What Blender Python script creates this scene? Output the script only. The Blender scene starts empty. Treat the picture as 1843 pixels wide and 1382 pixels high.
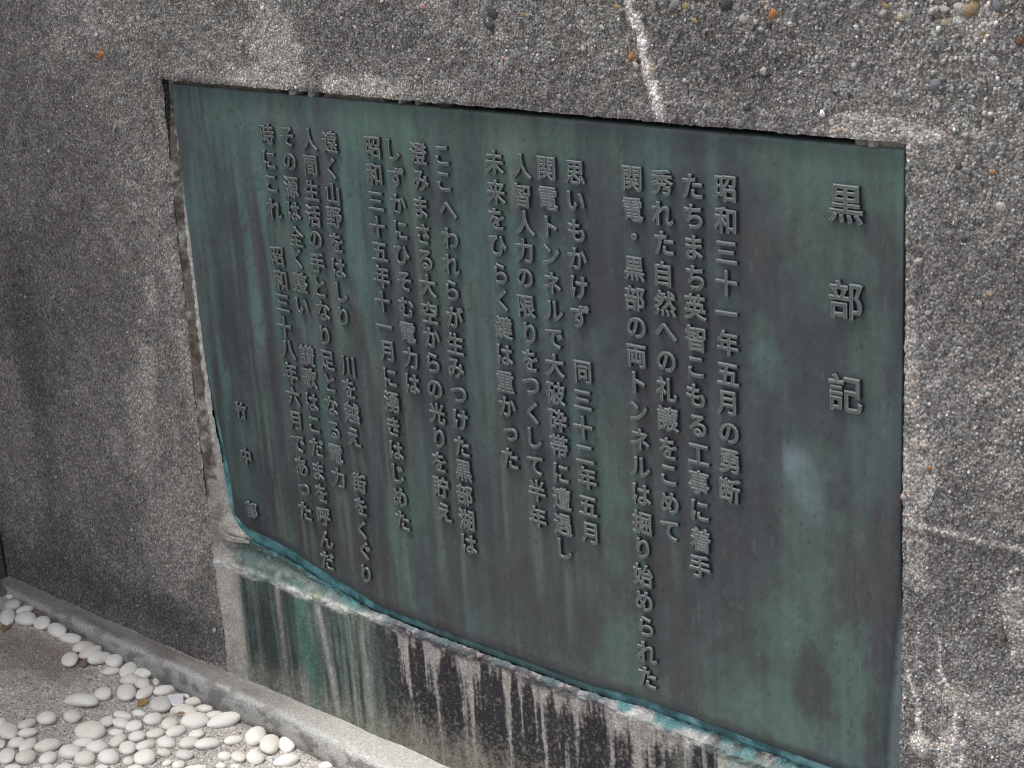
import bpy, math, random
import numpy as np
from mathutils import Vector, Matrix

# ------------------------------------------------------------------ camera, light, exposure
scene = bpy.context.scene
C = scene.collection
ROT = np.array([[0.7374249368342508, -0.16731578149384252, 0.6543774841772185],
                [0.6726036799995834, 0.27043293066183716, -0.6888180599147123],
                [-0.06171508880346267, 0.9480883182893642, 0.31196119716597126]])
CAM = np.array([2.59695917, -1.89162005, 0.42539172])
FPX = 3124.915
cam_data = bpy.data.cameras.new('camera')
cam = bpy.data.objects.new('camera', cam_data)
C.objects.link(cam)
M = Matrix(ROT.tolist()).to_4x4()
M.translation = Vector(CAM)
cam.matrix_world = M
cam_data.sensor_width = 36.0
cam_data.lens = FPX / 1843 * 36
cam_data.clip_start = 0.05
cam_data.clip_end = 500
cam_data.dof.use_dof = True
cam_data.dof.focus_distance = 3.0
cam_data.dof.aperture_fstop = 22
scene.camera = cam

SUN_EL, SUN_AZ = math.radians(66), math.radians(232)   # azimuth measured from +Y clockwise: light comes from the front left
world = bpy.data.worlds.new('World')
scene.world = world
world.use_nodes = True
wn, wl = world.node_tree.nodes, world.node_tree.links
wn.clear()
sky = wn.new('ShaderNodeTexSky'); sky.sky_type = 'NISHITA'; sky.sun_disc = False
sky.sun_elevation = SUN_EL; sky.sun_rotation = SUN_AZ
sky.air_density = 1.0; sky.dust_density = 5.0; sky.ozone_density = 1.0
hs = wn.new('ShaderNodeHueSaturation'); hs.inputs['Saturation'].default_value = 0.35
bg = wn.new('ShaderNodeBackground'); bg.inputs['Strength'].default_value = 0.14
wo = wn.new('ShaderNodeOutputWorld')
wl.new(sky.outputs[0], hs.inputs['Color']); wl.new(hs.outputs[0], bg.inputs['Color']); wl.new(bg.outputs[0], wo.inputs[0])
sun_data = bpy.data.lights.new('sun', 'SUN'); sun_data.energy = 1.5; sun_data.angle = math.radians(14)
sun_data.color = (1.0, 0.975, 0.94)
sun = bpy.data.objects.new('sun', sun_data); C.objects.link(sun)
sd = Vector((math.sin(SUN_AZ) * math.cos(SUN_EL), math.cos(SUN_AZ) * math.cos(SUN_EL), math.sin(SUN_EL)))
sun.rotation_euler = sd.to_track_quat('Z', 'Y').to_euler()
scene.cycles.filter_width = 1.05
scene.view_settings.view_transform = 'Standard'
scene.view_settings.look = 'None'
scene.view_settings.exposure = 0.68
scene.view_settings.gamma = 1.0
scene.view_settings.use_curve_mapping = False

rng = np.random.default_rng(7)
random.seed(7)

# ------------------------------------------------------------------ helpers
def on_wall(px, py, y=0.0):
    """point where the sight line of photograph pixel px, py meets the plane y"""
    d = ROT @ np.array([px - 921.5, -(py - 691.0), -FPX])
    t = (y - CAM[1]) / d[1]
    return CAM + t * d

def on_level(px, py, z):
    d = ROT @ np.array([px - 921.5, -(py - 691.0), -FPX])
    t = (z - CAM[2]) / d[2]
    return CAM + t * d

def image_of(p):
    q = ROT.T @ (np.asarray(p) - CAM)
    return np.array([921.5 + FPX * q[0] / -q[2], 691.0 - FPX * q[1] / -q[2]])

def hash2(i, j, s):
    h = (i.astype(np.int64) * 374761393 + j.astype(np.int64) * 668265263 + s * 1274126177) & 0xffffffff
    h = ((h ^ (h >> 13)) * 1274126177) & 0xffffffff
    h = (h ^ (h >> 16)) & 0xffffffff
    return h / 4294967295.0

def vnoise(x, y, s=0):
    x = np.asarray(x, float); y = np.asarray(y, float)
    i = np.floor(x); j = np.floor(y); fx = x - i; fy = y - j
    fx = fx * fx * (3 - 2 * fx); fy = fy * fy * (3 - 2 * fy)
    a = hash2(i, j, s); b = hash2(i + 1, j, s); c = hash2(i, j + 1, s); d = hash2(i + 1, j + 1, s)
    return (a * (1 - fx) + b * fx) * (1 - fy) + (c * (1 - fx) + d * fx) * fy

def fbm(x, y, s=0, o=4):
    r = 0; a = 0.5; t = 0
    for k in range(o):
        r = r + a * vnoise(x * 2 ** k, y * 2 ** k, s + 17 * k); t += a; a *= 0.5
    return r / t

def sm(a, b, x):
    t = np.clip((x - a) / (b - a), 0, 1)
    return t * t * (3 - 2 * t)

def mixc(c, col, m):
    m = np.asarray(m)[..., None]
    return c * (1 - m) + np.array(col) * m

def blob(x, z, cx, cz, rx, rz, s=0, edge=0.35, rough=0.6):
    d = np.sqrt(((x - cx) / rx) ** 2 + ((z - cz) / rz) ** 2)
    d = d + (fbm(x * 40, z * 40, s) - 0.5) * rough * 2
    return 1 - sm(1 - edge, 1 + edge, d)

def polyline_dist(x, z, pts):
    best = np.full(np.shape(x), 9.0)
    for (ax, az), (bx, bz) in zip(pts[:-1], pts[1:]):
        dx, dz = bx - ax, bz - az
        t = np.clip(((x - ax) * dx + (z - az) * dz) / (dx * dx + dz * dz), 0, 1)
        best = np.minimum(best, np.hypot(x - ax - t * dx, z - az - t * dz))
    return best

def mesh_from(name, verts, faces, mat, parent=None, smooth=True, cols=None, kind=None):
    me = bpy.data.meshes.new(name)
    verts = np.asarray(verts, np.float32).reshape(-1, 3)
    faces = np.asarray(faces, np.int32)
    n, k = faces.shape
    me.vertices.add(len(verts)); me.vertices.foreach_set('co', verts.ravel())
    me.loops.add(n * k); me.loops.foreach_set('vertex_index', faces.ravel())
    me.polygons.add(n); me.polygons.foreach_set('loop_start', np.arange(0, n * k, k, dtype=np.int32))
    me.polygons.foreach_set('loop_total', np.full(n, k, np.int32))
    me.update(calc_edges=True); me.validate()
    me.polygons.foreach_set('use_smooth', np.full(len(me.polygons), smooth, bool))
    if cols is not None:
        a = me.color_attributes.new('tint', 'FLOAT_COLOR', 'POINT')
        a.data.foreach_set('color', np.concatenate([cols, np.ones((len(cols), 1))], 1).astype(np.float32).ravel())
    me.materials.append(mat)
    o = bpy.data.objects.new(name, me); C.objects.link(o)
    if parent: o.parent = parent
    if kind: o['kind'] = kind
    return o

def empty(name, loc):
    o = bpy.data.objects.new(name, None); o.location = loc; C.objects.link(o); o.empty_display_size = 0.05
    return o

def tag(o, label, cat, group=None):
    o['label'] = label; o['category'] = cat
    if group: o['group'] = group
    return o

def grid_faces(nu, nv, keep=None, flip=False):
    i = np.arange(nu - 1)[:, None] * nv + np.arange(nv - 1)[None, :]
    f = np.stack([i, i + nv, i + nv + 1, i + 1], -1)
    if keep is not None: f = f[keep]
    f = f.reshape(-1, 4)
    return f[:, ::-1] if flip else f

# ------------------------------------------------------------------ materials
def new_mat(name):
    m = bpy.data.materials.new(name); m.use_nodes = True
    nt = m.node_tree; b = nt.nodes['Principled BSDF']
    return m, nt, nt.nodes, nt.links, b

def node(nt, t, **kw):
    n = nt.nodes.new(t)
    for k, v in kw.items():
        if k in n.inputs: n.inputs[k].default_value = v
        else: setattr(n, k, v)
    return n

def ramp(nt, fac, stops):
    r = nt.nodes.new('ShaderNodeValToRGB')
    e = r.color_ramp.elements
    while len(e) < len(stops): e.new(0.5)
    for k, (p, c) in enumerate(stops):
        e[k].position = p; e[k].color = (c, c, c, 1) if not isinstance(c, tuple) else (*c, 1)
    nt.links.new(fac, r.inputs[0])
    return r.outputs[0]

def mulc(nt, a, b, f=1.0):
    m = nt.nodes.new('ShaderNodeMix'); m.data_type = 'RGBA'; m.blend_type = 'MULTIPLY'; m.inputs[0].default_value = f
    nt.links.new(a, m.inputs[6]); nt.links.new(b, m.inputs[7]); return m.outputs[2]

def gritty(name, cell, contrast, bump, rough=0.92, hue=True, fine=1.0, soft=0.3):
    """tint attribute broken up by grains of sand: colour differs grain by grain"""
    m, nt, N, L, b = new_mat(name)
    at = node(nt, 'ShaderNodeAttribute', attribute_name='tint')
    geo = N.new('ShaderNodeNewGeometry')
    v = node(nt, 'ShaderNodeTexVoronoi', Scale=1 / cell, Randomness=1.0)
    L.new(geo.outputs['Position'], v.inputs['Vector'])
    sep = N.new('ShaderNodeSeparateColor'); L.new(v.outputs['Color'], sep.inputs[0])
    g1 = ramp(nt, sep.outputs[0], [(0.0, 1 - contrast * 0.8), (0.55, 1.0), (0.86, 1 + contrast * 0.7), (1.0, 1 + contrast * 1.8)])
    d = ramp(nt, v.outputs['Distance'], [(0.0, 1.05), (0.45, 1.0), (0.8, 1 - contrast * 0.9)])
    n = node(nt, 'ShaderNodeTexNoise', Scale=700 * fine, Detail=4.0, Roughness=0.7)
    L.new(geo.outputs['Position'], n.inputs['Vector'])
    nr = ramp(nt, n.outputs[0], [(0.3, 1 - soft), (0.5, 1.0), (0.7, 1 + soft * 1.15)])
    col = mulc(nt, at.outputs['Color'], g1); col = mulc(nt, col, d); col = mulc(nt, col, nr)
    if hue:
        hr = N.new('ShaderNodeValToRGB'); e = hr.color_ramp.elements
        for k, (p, c) in enumerate([(0.0, (0.95, 0.99, 1.07)), (0.5, (1, 1, 1)), (0.85, (1.08, 0.99, 0.90)), (0.98, (1.3, 0.92, 0.72))]):
            if k > 1: e.new(p)
            e[k].position = p; e[k].color = (*c, 1)
        L.new(sep.outputs[1], hr.inputs[0]); col = mulc(nt, col, hr.outputs[0], 0.7)
    L.new(col, b.inputs['Base Color']); b.inputs['Roughness'].default_value = rough
    b.inputs['Specular IOR Level'].default_value = 0.3
    bd = node(nt, 'ShaderNodeBump', Strength=1.0, Distance=bump); bd.invert = True
    L.new(v.outputs['Distance'], bd.inputs['Height'])
    b2 = node(nt, 'ShaderNodeBump', Strength=0.7, Distance=bump * 0.6)
    L.new(n.outputs[0], b2.inputs['Height']); L.new(bd.outputs[0], b2.inputs['Normal'])
    L.new(b2.outputs[0], b.inputs['Normal'])
    return m

def plain(name, col=None, rough=0.7, noise=0.15, scale=60, bump=0.0, metal=0.0, spec=0.5):
    m, nt, N, L, b = new_mat(name)
    geo = N.new('ShaderNodeNewGeometry')
    n = node(nt, 'ShaderNodeTexNoise', Scale=scale, Detail=5.0, Roughness=0.6)
    L.new(geo.outputs['Position'], n.inputs['Vector'])
    r = ramp(nt, n.outputs[0], [(0.25, 1 - noise), (0.75, 1 + noise)])
    if col is None:
        src = node(nt, 'ShaderNodeAttribute', attribute_name='tint').outputs['Color']
    else:
        rgb = N.new('ShaderNodeRGB'); rgb.outputs[0].default_value = (*col, 1); src = rgb.outputs[0]
    L.new(mulc(nt, src, r), b.inputs['Base Color'])
    b.inputs['Roughness'].default_value = rough; b.inputs['Metallic'].default_value = metal
    b.inputs['Specular IOR Level'].default_value = spec
    if bump:
        bp = node(nt, 'ShaderNodeBump', Strength=1.0, Distance=bump)
        L.new(n.outputs[0], bp.inputs['Height']); L.new(bp.outputs[0], b.inputs['Normal'])
    return m

M_wall = gritty('exposed_aggregate_concrete', 0.0036, 0.55, 0.0018)
M_smooth = gritty('washed_mortar', 0.0030, 0.20, 0.0008, hue=False, fine=0.6, soft=0.18)
M_kerb = gritty('kerb_cement', 0.0026, 0.20, 0.0007, hue=False)
M_pave = gritty('sandy_cement', 0.0040, 0.30, 0.0011, hue=False, fine=0.8)
M_grain = plain('grain_of_stone', None, 0.75, 0.25, 900, 0.0, spec=0.45)
M_dark = plain('dark_recess', (0.03, 0.028, 0.026), 0.95)

def bronze(name, attr, col=(0.08, 0.08, 0.085), metal=0.25, rough=0.48):
    m, nt, N, L, b = new_mat(name)
    geo = N.new('ShaderNodeNewGeometry')
    sp = node(nt, 'ShaderNodeTexNoise', Scale=420.0, Detail=3.0, Roughness=0.7)
    L.new(geo.outputs['Position'], sp.inputs['Vector'])
    s2 = node(nt, 'ShaderNodeTexNoise', Scale=1500.0, Detail=1.0)
    L.new(geo.outputs['Position'], s2.inputs['Vector'])
    r1 = ramp(nt, sp.outputs[0], [(0.28, 0.55), (0.40, 0.92), (0.6, 1.06), (0.75, 1.25)])
    r2 = ramp(nt, s2.outputs[0], [(0.3, 0.8), (0.7, 1.2)])
    if attr:
        src = node(nt, 'ShaderNodeAttribute', attribute_name='tint').outputs['Color']
    else:
        nb = node(nt, 'ShaderNodeTexNoise', Scale=9.0, Detail=4.0, Roughness=0.6)
        L.new(geo.outputs['Position'], nb.inputs['Vector'])
        src = ramp(nt, nb.outputs[0], [(0.35, tuple(c * 0.85 for c in col)), (0.62, (col[0] * 1.0, col[1] * 1.3, col[2] * 1.25))])
    c = mulc(nt, mulc(nt, src, r1), r2)
    L.new(c, b.inputs['Base Color'])
    b.inputs['Metallic'].default_value = metal
    b.inputs['Specular IOR Level'].default_value = 0.5
    rr = ramp(nt, sp.outputs[0], [(0.3, rough + 0.15), (0.7, rough - 0.05)]); L.new(rr, b.inputs['Roughness'])
    bp = node(nt, 'ShaderNodeBump', Strength=0.7, Distance=0.0005)
    L.new(sp.outputs[0], bp.inputs['Height']); L.new(bp.outputs[0], b.inputs['Normal'])
    return m

M_plate = bronze('patinated_bronze', True)
M_letter = bronze('letter_bronze', True, metal=0.45, rough=0.33)

# ------------------------------------------------------------------ the concrete wall with its recess
FRONT = -0.012
HX1, HZ = 1.505, 0.0072           # right and upper edge of the recess
BASE = -1.19                     # top of the kerb
def hole_left(z):
    return -0.012 - 0.020 * np.clip(-z / 0.65, 0, 1)

def wpt(px, py):
    p = on_wall(px, py, FRONT); return p[0], p[2]

PALE = [(455, 140, 30, 13), (660, 158, 46, 15), (1580, 243, 46, 24), (1645, 240, 20, 12), (1650, 855, 17, 75), (1640, 705, 9, 40), (1638, 600, 5, 90),
        (1650, 985, 14, 60), (262, 660, 14, 30), (250, 715, 20, 28), (262, 780, 28, 30), (258, 840, 20, 30), (268, 700, 8, 40),
        (210, 805, 12, 30), (270, 530, 10, 20), (306, 470, 8, 40), (340, 690, 8, 60), (365, 800, 10, 40), (320, 930, 50, 50), (300, 1000, 50, 60), (20, 800, 50, 150),
        (1835, 1115, 14, 50), (1800, 1290, 60, 35), (490, 45, 30, 60), (495, 110, 30, 50), (160, 45, 16, 16), (110, 75, 20, 20), (900, 65, 10, 6), (1750, 30, 20, 20)]
SOOT = [(300, 1105, 80, 26), (345, 1130, 60, 26), (200, 1060, 90, 30), (240, 960, 70, 60), (120, 1000, 80, 60), (1700, 1000, 60, 90), (60, 700, 25, 200),
        (1290, 170, 60, 60), (1000, 170, 90, 50), (60, 30, 20, 16), (140, 270, 80, 90), (140, 500, 100, 90), (60, 620, 60, 80), (1760, 480, 80, 80), (680, 60, 80, 40), (1330, 90, 90, 40)]
DRIP = [wpt(*p) for p in [(1128, -10), (1140, 20), (1150, 60), (1162, 105), (1172, 150), (1184, 185), (1188, 212)]]
LINE = [wpt(*p) for p in [(1640, 942), (1700, 957), (1760, 971), (1900, 1004)]]
CRACK1 = [wpt(*p) for p in [(1636, 1215), (1645, 1240), (1655, 1262), (1654, 1290), (1660, 1325), (1664, 1345)]]
CRACK2 = [wpt(*p) for p in [(1687, 1145), (1692, 1180), (1691, 1205), (1706, 1240), (1720, 1275), (1718, 1310), (1706, 1350), (1702, 1400)]]

def wall_tint(x, z):
    g = 0.195 + 0.08 * (fbm(x * 5, z * 5, 3) - 0.5) + 0.13 * (fbm(x * 34, z * 28, 9) - 0.5)
    g = g + 0.005 * sm(0.9, 1.9, x) + 0.06 * sm(0.2, -0.6, x)
    c = np.stack([g * 1.015, g * 0.99, g * 0.955], -1)
    c = mixc(c, (0.20, 0.195, 0.205), 0.5 * sm(0.5, 0.75, fbm(x * 9 + 3, z * 9, 21)))
    for k, (px, py, rx, ry) in enumerate(SOOT):
        cx, cz = wpt(px, py); s = 900 if px > 700 else 620
        c = mixc(c, (0.075, 0.072, 0.078), 0.36 * blob(x, z, cx, cz, rx / s / 0.74, ry / s, 50 + k, 0.6, 0.8))
    # dark foot of the wall with rising damp
    dmp = (1 - sm(0.0, 0.12, z - BASE - 0.07 * fbm(x * 14, z * 3, 77))) * sm(-0.05, -0.15, x)
    c = mixc(c, (0.07, 0.068, 0.062), 0.3 * dmp)
    for k, (px, py, rx, ry) in enumerate(PALE):
        cx, cz = wpt(px, py); s = 950 if px > 700 else 640
        c = mixc(c, (0.35, 0.34, 0.325), (0.95 if (px, py) in ((455, 140), (660, 158), (1580, 243), (1645, 240), (1650, 855), (1640, 705)) else 0.75 if px > 600 or abs(px - 262) < 30 else 0.5) * blob(x, z, cx, cz, rx / s / 0.74, ry / s, 90 + k, 0.22, 0.45 if k < 3 else 0.85))
    d = polyline_dist(x, z, DRIP) + (fbm(x * 90, z * 60, 5) - 0.5) * 0.016
    c = mixc(c, (0.62, 0.60, 0.58), 0.9 * (1 - sm(0.005, 0.012, d)))
    for cr, w in ((CRACK1, 0.0024), (CRACK2, 0.0026)):
        d = polyline_dist(x, z, cr) + (fbm(x * 120, z * 90, 6) - 0.5) * 0.005
        c = mixc(c, (0.62, 0.60, 0.57), 0.92 * (1 - sm(w * 0.5, w * 1.8, d)))
    cx, cz = wpt(1658, 1340); c = mixc(c, (0.68, 0.66, 0.62), 0.95 * blob(x, z, cx, cz, 0.016, 0.018, 8, 0.3, 0.3))
    cx, cz = wpt(1712, 1360); c = mixc(c, (0.50, 0.48, 0.46), 0.85 * blob(x, z, cx, cz, 0.020, 0.05, 8, 0.4, 0.5))
    d = polyline_dist(x, z, LINE); c = mixc(c, (0.42, 0.405, 0.38), 0.9 * (1 - sm(0.002, 0.006, d)))
    for px, py in ((182, 101), (1138, 103)):
        cx, cz = wpt(px, py); c = mixc(c, (0.34, 0.19, 0.10), 0.4 * blob(x, z, cx, cz, 0.010, 0.010, 4, 0.6, 0.7))
    d = np.abs(x - hole_left(z)); c = mixc(c, (0.36, 0.34, 0.31), 0.5 * (1 - sm(0.0, 0.010, d + 0.012 * fbm(x * 50, z * 30, 2))) * (z < 0))
    d = np.abs(x - HX1); c = mixc(c, (0.40, 0.385, 0.36), 0.7 * (1 - sm(0.0, 0.012, d + 0.012 * fbm(x * 50, z * 22, 12))) * (z < 0.01))
    return np.clip(c, 0.02, 0.8)

def wall_height(x, z):
    """metres the surface stands out in front of FRONT"""
    h = 0.0045 * (fbm(x * 16, z * 16, 31) - 0.5) + 0.0055 * (fbm(x * 60, z * 60, 32, 3) - 0.5) + 0.003 * (vnoise(x * 170, z * 170, 33) - 0.5)
    h = h + 0.004 * (1 - sm(0.002, 0.006, polyline_dist(x, z, LINE)))
    h = h + 0.004 * (1 - sm(0.003, 0.010, polyline_dist(x, z, DRIP)))
    h = h + 0.004 * (1 - sm(0.003, 0.007, polyline_dist(x, z, CRACK1)))
    (bx_, bz_) = wpt(1658, 1340); h = h + 0.004 * blob(x, z, bx_, bz_, 0.016, 0.018, 8, 0.3, 0.3)
    h = h + 0.003 * (1 - sm(0.003, 0.008, polyline_dist(x, z, [(a + 0.004, b) for a, b in CRACK2])))
    h = h - 0.005 * (1 - sm(0.0004, 0.003, polyline_dist(x, z, CRACK2)))
    return h

def axis(parts):
    out = []
    for a, b, st in parts:
        n = max(1, int(round((b - a) / st))); out += list(np.linspace(a, b, n, endpoint=False))
    out.append(parts[-1][1]); return np.array(out)

wall = empty('concrete_wall', (0.5, FRONT, BASE))
tag(wall, 'grey exposed aggregate concrete wall with a recess for the bronze plaque', 'wall')
def attach(o, parent):
    o.parent = parent; o.matrix_parent_inverse = Matrix.Translation(-Vector(parent.location)); return o

ax = axis([(-0.86, -0.012, 0.005), (-0.012, HX1, 0.0055), (HX1, 1.80, 0.0045), (1.80, 4.2, 0.08)])
az = axis([(-1.32, BASE, 0.03), (BASE, HZ, 0.005), (HZ, 0.26, 0.0045), (0.26, 1.5, 0.06)])
X, Z = np.meshgrid(ax, az, indexing='ij')
iL = int(np.argmin(abs(ax + 0.012))); iR = int(np.argmin(abs(ax - HX1))); jT = int(np.argmin(abs(az - HZ)))
Xd = X.copy()
wL = np.clip(1 - np.abs(X + 0.012) / 0.06, 0, 1) * (Z <= HZ + 1e-6)
Xd += wL * (hole_left(Z) + 0.012)
Xd += (np.exp(-((X + 0.012) / 0.004) ** 2) * (Z < HZ)) * 0.003 * (fbm(Z * 60, Z * 0, 41) - 0.5)
Xd += (np.exp(-((X - HX1) / 0.004) ** 2) * (Z < HZ)) * 0.0015 * (fbm(Z * 60, Z * 0 + 3, 42) - 0.5)
Zd = Z + np.exp(-((Z - HZ) / 0.004) ** 2) * ((X > -0.02) & (X < HX1)) * (0.003 * (fbm(X * 30, X * 0, 43) - 0.35) + 0.003 * (fbm(X * 160, X * 0, 44) - 0.4))
Yd = FRONT - wall_height(Xd, Zd)
edge = np.zeros_like(X, bool); edge[iL, :jT + 1] = True; edge[iR, :jT + 1] = True; edge[iL:iR + 1, jT] = True
Yd[edge] += 0.002
keep = np.ones((len(ax) - 1, len(az) - 1), bool); keep[iL:iR, :jT] = False
V = np.stack([Xd, Yd, Zd], -1).reshape(-1, 3)
cols = wall_tint(Xd, Zd).reshape(-1, 3)
F = grid_faces(len(ax), len(az), keep)
# reveals: the edge of the recess turned back into the wall, and its back
nz = len(az)
def strip(idx, deep, flip):
    global V, cols, F
    base = len(V); P = V[idx].copy(); P[:, 1] = deep
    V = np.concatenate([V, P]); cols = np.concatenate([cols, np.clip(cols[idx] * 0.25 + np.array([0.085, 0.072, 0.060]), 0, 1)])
    k = np.arange(len(idx) - 1)
    q = np.stack([idx[k], idx[k + 1], base + k + 1, base + k], -1)
    F = np.concatenate([F, q[:, ::-1] if flip else q])
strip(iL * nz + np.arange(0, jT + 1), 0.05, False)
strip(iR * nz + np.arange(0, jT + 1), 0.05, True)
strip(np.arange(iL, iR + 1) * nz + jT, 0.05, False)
used = np.zeros(len(V), bool); used[F.ravel()] = True
remap = np.cumsum(used) - 1
attach(mesh_from('wall_face', V[used], remap[F], M_wall, cols=cols[used]), wall)
bk = np.array([[-0.08, 0.049, -1.3], [1.56, 0.049, -1.3], [1.56, 0.049, 0.05], [-0.08, 0.049, 0.05]])
attach(mesh_from('recess_back', bk, [[0, 1, 2, 3]], M_dark, smooth=False), wall)
body = np.array([[x, y, z] for x in (-0.86, 4.2) for y in (0.06, 0.45) for z in (-1.4, 1.5)])
attach(mesh_from('wall_core', body, [[0, 1, 3, 2], [4, 6, 7, 5], [0, 4, 5, 1], [2, 3, 7, 6], [1, 5, 7, 3], [0, 2, 6, 4]], M_dark, smooth=False), wall)
cp = np.array([[x, y, z] for x in (-0.86, 4.2) for y in (FRONT - 0.03, 0.47) for z in (1.5, 1.58)])
attach(mesh_from('coping', cp, [[0, 1, 3, 2], [4, 6, 7, 5], [0, 4, 5, 1], [2, 3, 7, 6], [1, 5, 7, 3], [0, 2, 6, 4]], M_kerb, smooth=False,
       cols=np.full((8, 3), 0.25)), wall)

# ------------------------------------------------------------------ grains: thousands of bits of gravel showing in the wall
phi = (1 + 5 ** 0.5) / 2
ICO = np.array([(-1, phi, 0), (1, phi, 0), (-1, -phi, 0), (1, -phi, 0), (0, -1, phi), (0, 1, phi), (0, -1, -phi), (0, 1, -phi),
                (phi, 0, -1), (phi, 0, 1), (-phi, 0, -1), (-phi, 0, 1)]) / math.sqrt(1 + phi * phi)
ICF = np.array([(0, 11, 5), (0, 5, 1), (0, 1, 7), (0, 7, 10), (0, 10, 11), (1, 5, 9), (5, 11, 4), (11, 10, 2), (10, 7, 6), (7, 1, 8),
                (3, 9, 4), (3, 4, 2), (3, 2, 6), (3, 6, 8), (3, 8, 9), (4, 9, 5), (2, 4, 11), (6, 2, 10), (8, 6, 7), (9, 8, 1)])

def rand_rot(n):
    q = rng.normal(size=(n, 4)); q /= np.linalg.norm(q, axis=1)[:, None]
    w, x, y, z = q.T
    return np.stack([np.stack([1 - 2 * (y * y + z * z), 2 * (x * y - z * w), 2 * (x * z + y * w)], -1),
                     np.stack([2 * (x * y + z * w), 1 - 2 * (x * x + z * z), 2 * (y * z - x * w)], -1),
                     np.stack([2 * (x * z - y * w), 2 * (y * z + x * w), 1 - 2 * (x * x + y * y)], -1)], 1)

def grains(name, P, r, col, mat, parent):
    n = len(P); R = rand_rot(n)
    S = r[:, None] * rng.uniform(0.55, 1.15, (n, 3))
    V = ICO[None] * rng.uniform(0.82, 1.15, (n, 12, 1))
    V = np.einsum('nij,nkj->nki', R, V * S[:, None, :]) + P[:, None, :]
    F = ICF[None] + (np.arange(n) * 12)[:, None, None]
    c = np.repeat(col, 12, 0)
    return attach(mesh_from(name, V.reshape(-1, 3), F.reshape(-1, 3), mat, cols=c, kind='stuff', smooth=False), parent)

n = 105000
gx = rng.uniform(-0.85, 1.80, n); gz = rng.uniform(BASE, 0.25, n)
ok = ~((gx > hole_left(gz) - 0.002) & (gx < HX1 + 0.002) & (gz < HZ + 0.004))
dens = 0.35 + 0.65 * sm(0.32, 0.55, fbm(gx * 7, gz * 7, 61)) 
tint = wall_tint(gx, gz)
lum = tint.mean(1)
dens = dens * (1 - 0.95 * sm(0.24, 0.31, lum)) * (0.55 + 0.45 * sm(-0.5, 0.3, gx))
ok &= rng.random(n) < dens
gx, gz, tint = gx[ok], gz[ok], tint[ok]; n = len(gx)
big = 0.75 + 0.35 * sm(-0.1, 0.25, gz) + 0.25 * sm(0.6, 1.6, gx)
r = np.exp(rng.normal(math.log(0.00155), 0.33, n)) * big
r = np.where(rng.random(n) < 0.022 * big ** 3, r * rng.uniform(1.7, 2.6, n), r); r = np.clip(r, 0.0007, 0.006)
v = np.exp(rng.normal(0.04, 0.47, n))[:, None]
hue = np.array([(1, 0.99, 0.97), (1.0, 0.96, 0.90), (0.94, 0.98, 1.04), (1.06, 0.96, 0.91), (0.95, 1.01, 0.97), (1.0, 1.0, 1.0)])[rng.integers(0, 6, n)]
gc = np.clip(tint * v * hue, 0.02, 0.70)
gy = FRONT - wall_height(gx, gz) - r * rng.uniform(-0.15, 0.45, n)
grains('aggregate', np.stack([gx, gy, gz], 1), r, gc, M_grain, wall)

# stones large enough to be told apart; some small slate ones imitate shaded pits
def lumpy(name, subdiv, amp, seed, flat=1.0):
    import bmesh
    bm = bmesh.new(); bmesh.ops.create_icosphere(bm, subdivisions=subdiv, radius=1.0)
    rr = np.random.default_rng(seed); ph = rr.uniform(0, 6.28, (5, 3)); fr = rr.uniform(0.9, 2.5, (5, 3))
    for w in bm.verts:
        c = np.array(w.co); s = 0
        for k in range(5): s += math.sin(c[0] * fr[k, 0] + ph[k, 0]) * math.sin(c[1] * fr[k, 1] + ph[k, 1]) * math.cos(c[2] * fr[k, 2] + ph[k, 2])
        w.co = w.co * (1 + amp * s / 1.6)
    me = bpy.data.meshes.new(name); bm.to_mesh(me); bm.free()
    me.polygons.foreach_set('use_smooth', np.ones(len(me.polygons), bool))
    return me

def stone_mat(name, col):
    return plain(name, tuple(c * 0.82 for c in col), 0.8, 0.55, 420, 0.0012, spec=0.3)
SM = {k: stone_mat('stone_' + k, c) for k, c in dict(slate=(0.06, 0.064, 0.07), grey=(0.20, 0.20, 0.20), pale=(0.42, 0.41, 0.38), cream=(0.46, 0.38, 0.27),
      tan=(0.30, 0.22, 0.13), rust=(0.38, 0.17, 0.065), brown=(0.13, 0.075, 0.05), blue=(0.16, 0.175, 0.19), pink=(0.40, 0.27, 0.23), green=(0.20, 0.23, 0.20)).items()}
stone_meshes = {}
def wall_stone(px, py, w, h, kind, proud=0.08):
    p = on_wall(px, py, FRONT); s = FPX / np.linalg.norm(p - CAM)
    key = (kind, random.randrange(3))
    if key not in stone_meshes:
        me = lumpy('stone', 2, 0.32, len(stone_meshes) + 5); me.materials.append(SM[kind]); stone_meshes[key] = me
    o = bpy.data.objects.new('stone', stone_meshes[key]); C.objects.link(o)
    rx, rz = w / s / 0.74 / 2, h / s / 2; ry = min(rx, rz) * 0.7
    hh = float(wall_height(np.array([p[0]]), np.array([p[2]]))[0])
    o.location = (p[0], FRONT - hh + ry * (0.45 - proud), p[2]); o.scale = (rx, ry, rz); o.rotation_euler = (0, random.uniform(-0.5, 0.5), 0)
    attach(o, wall)
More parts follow.
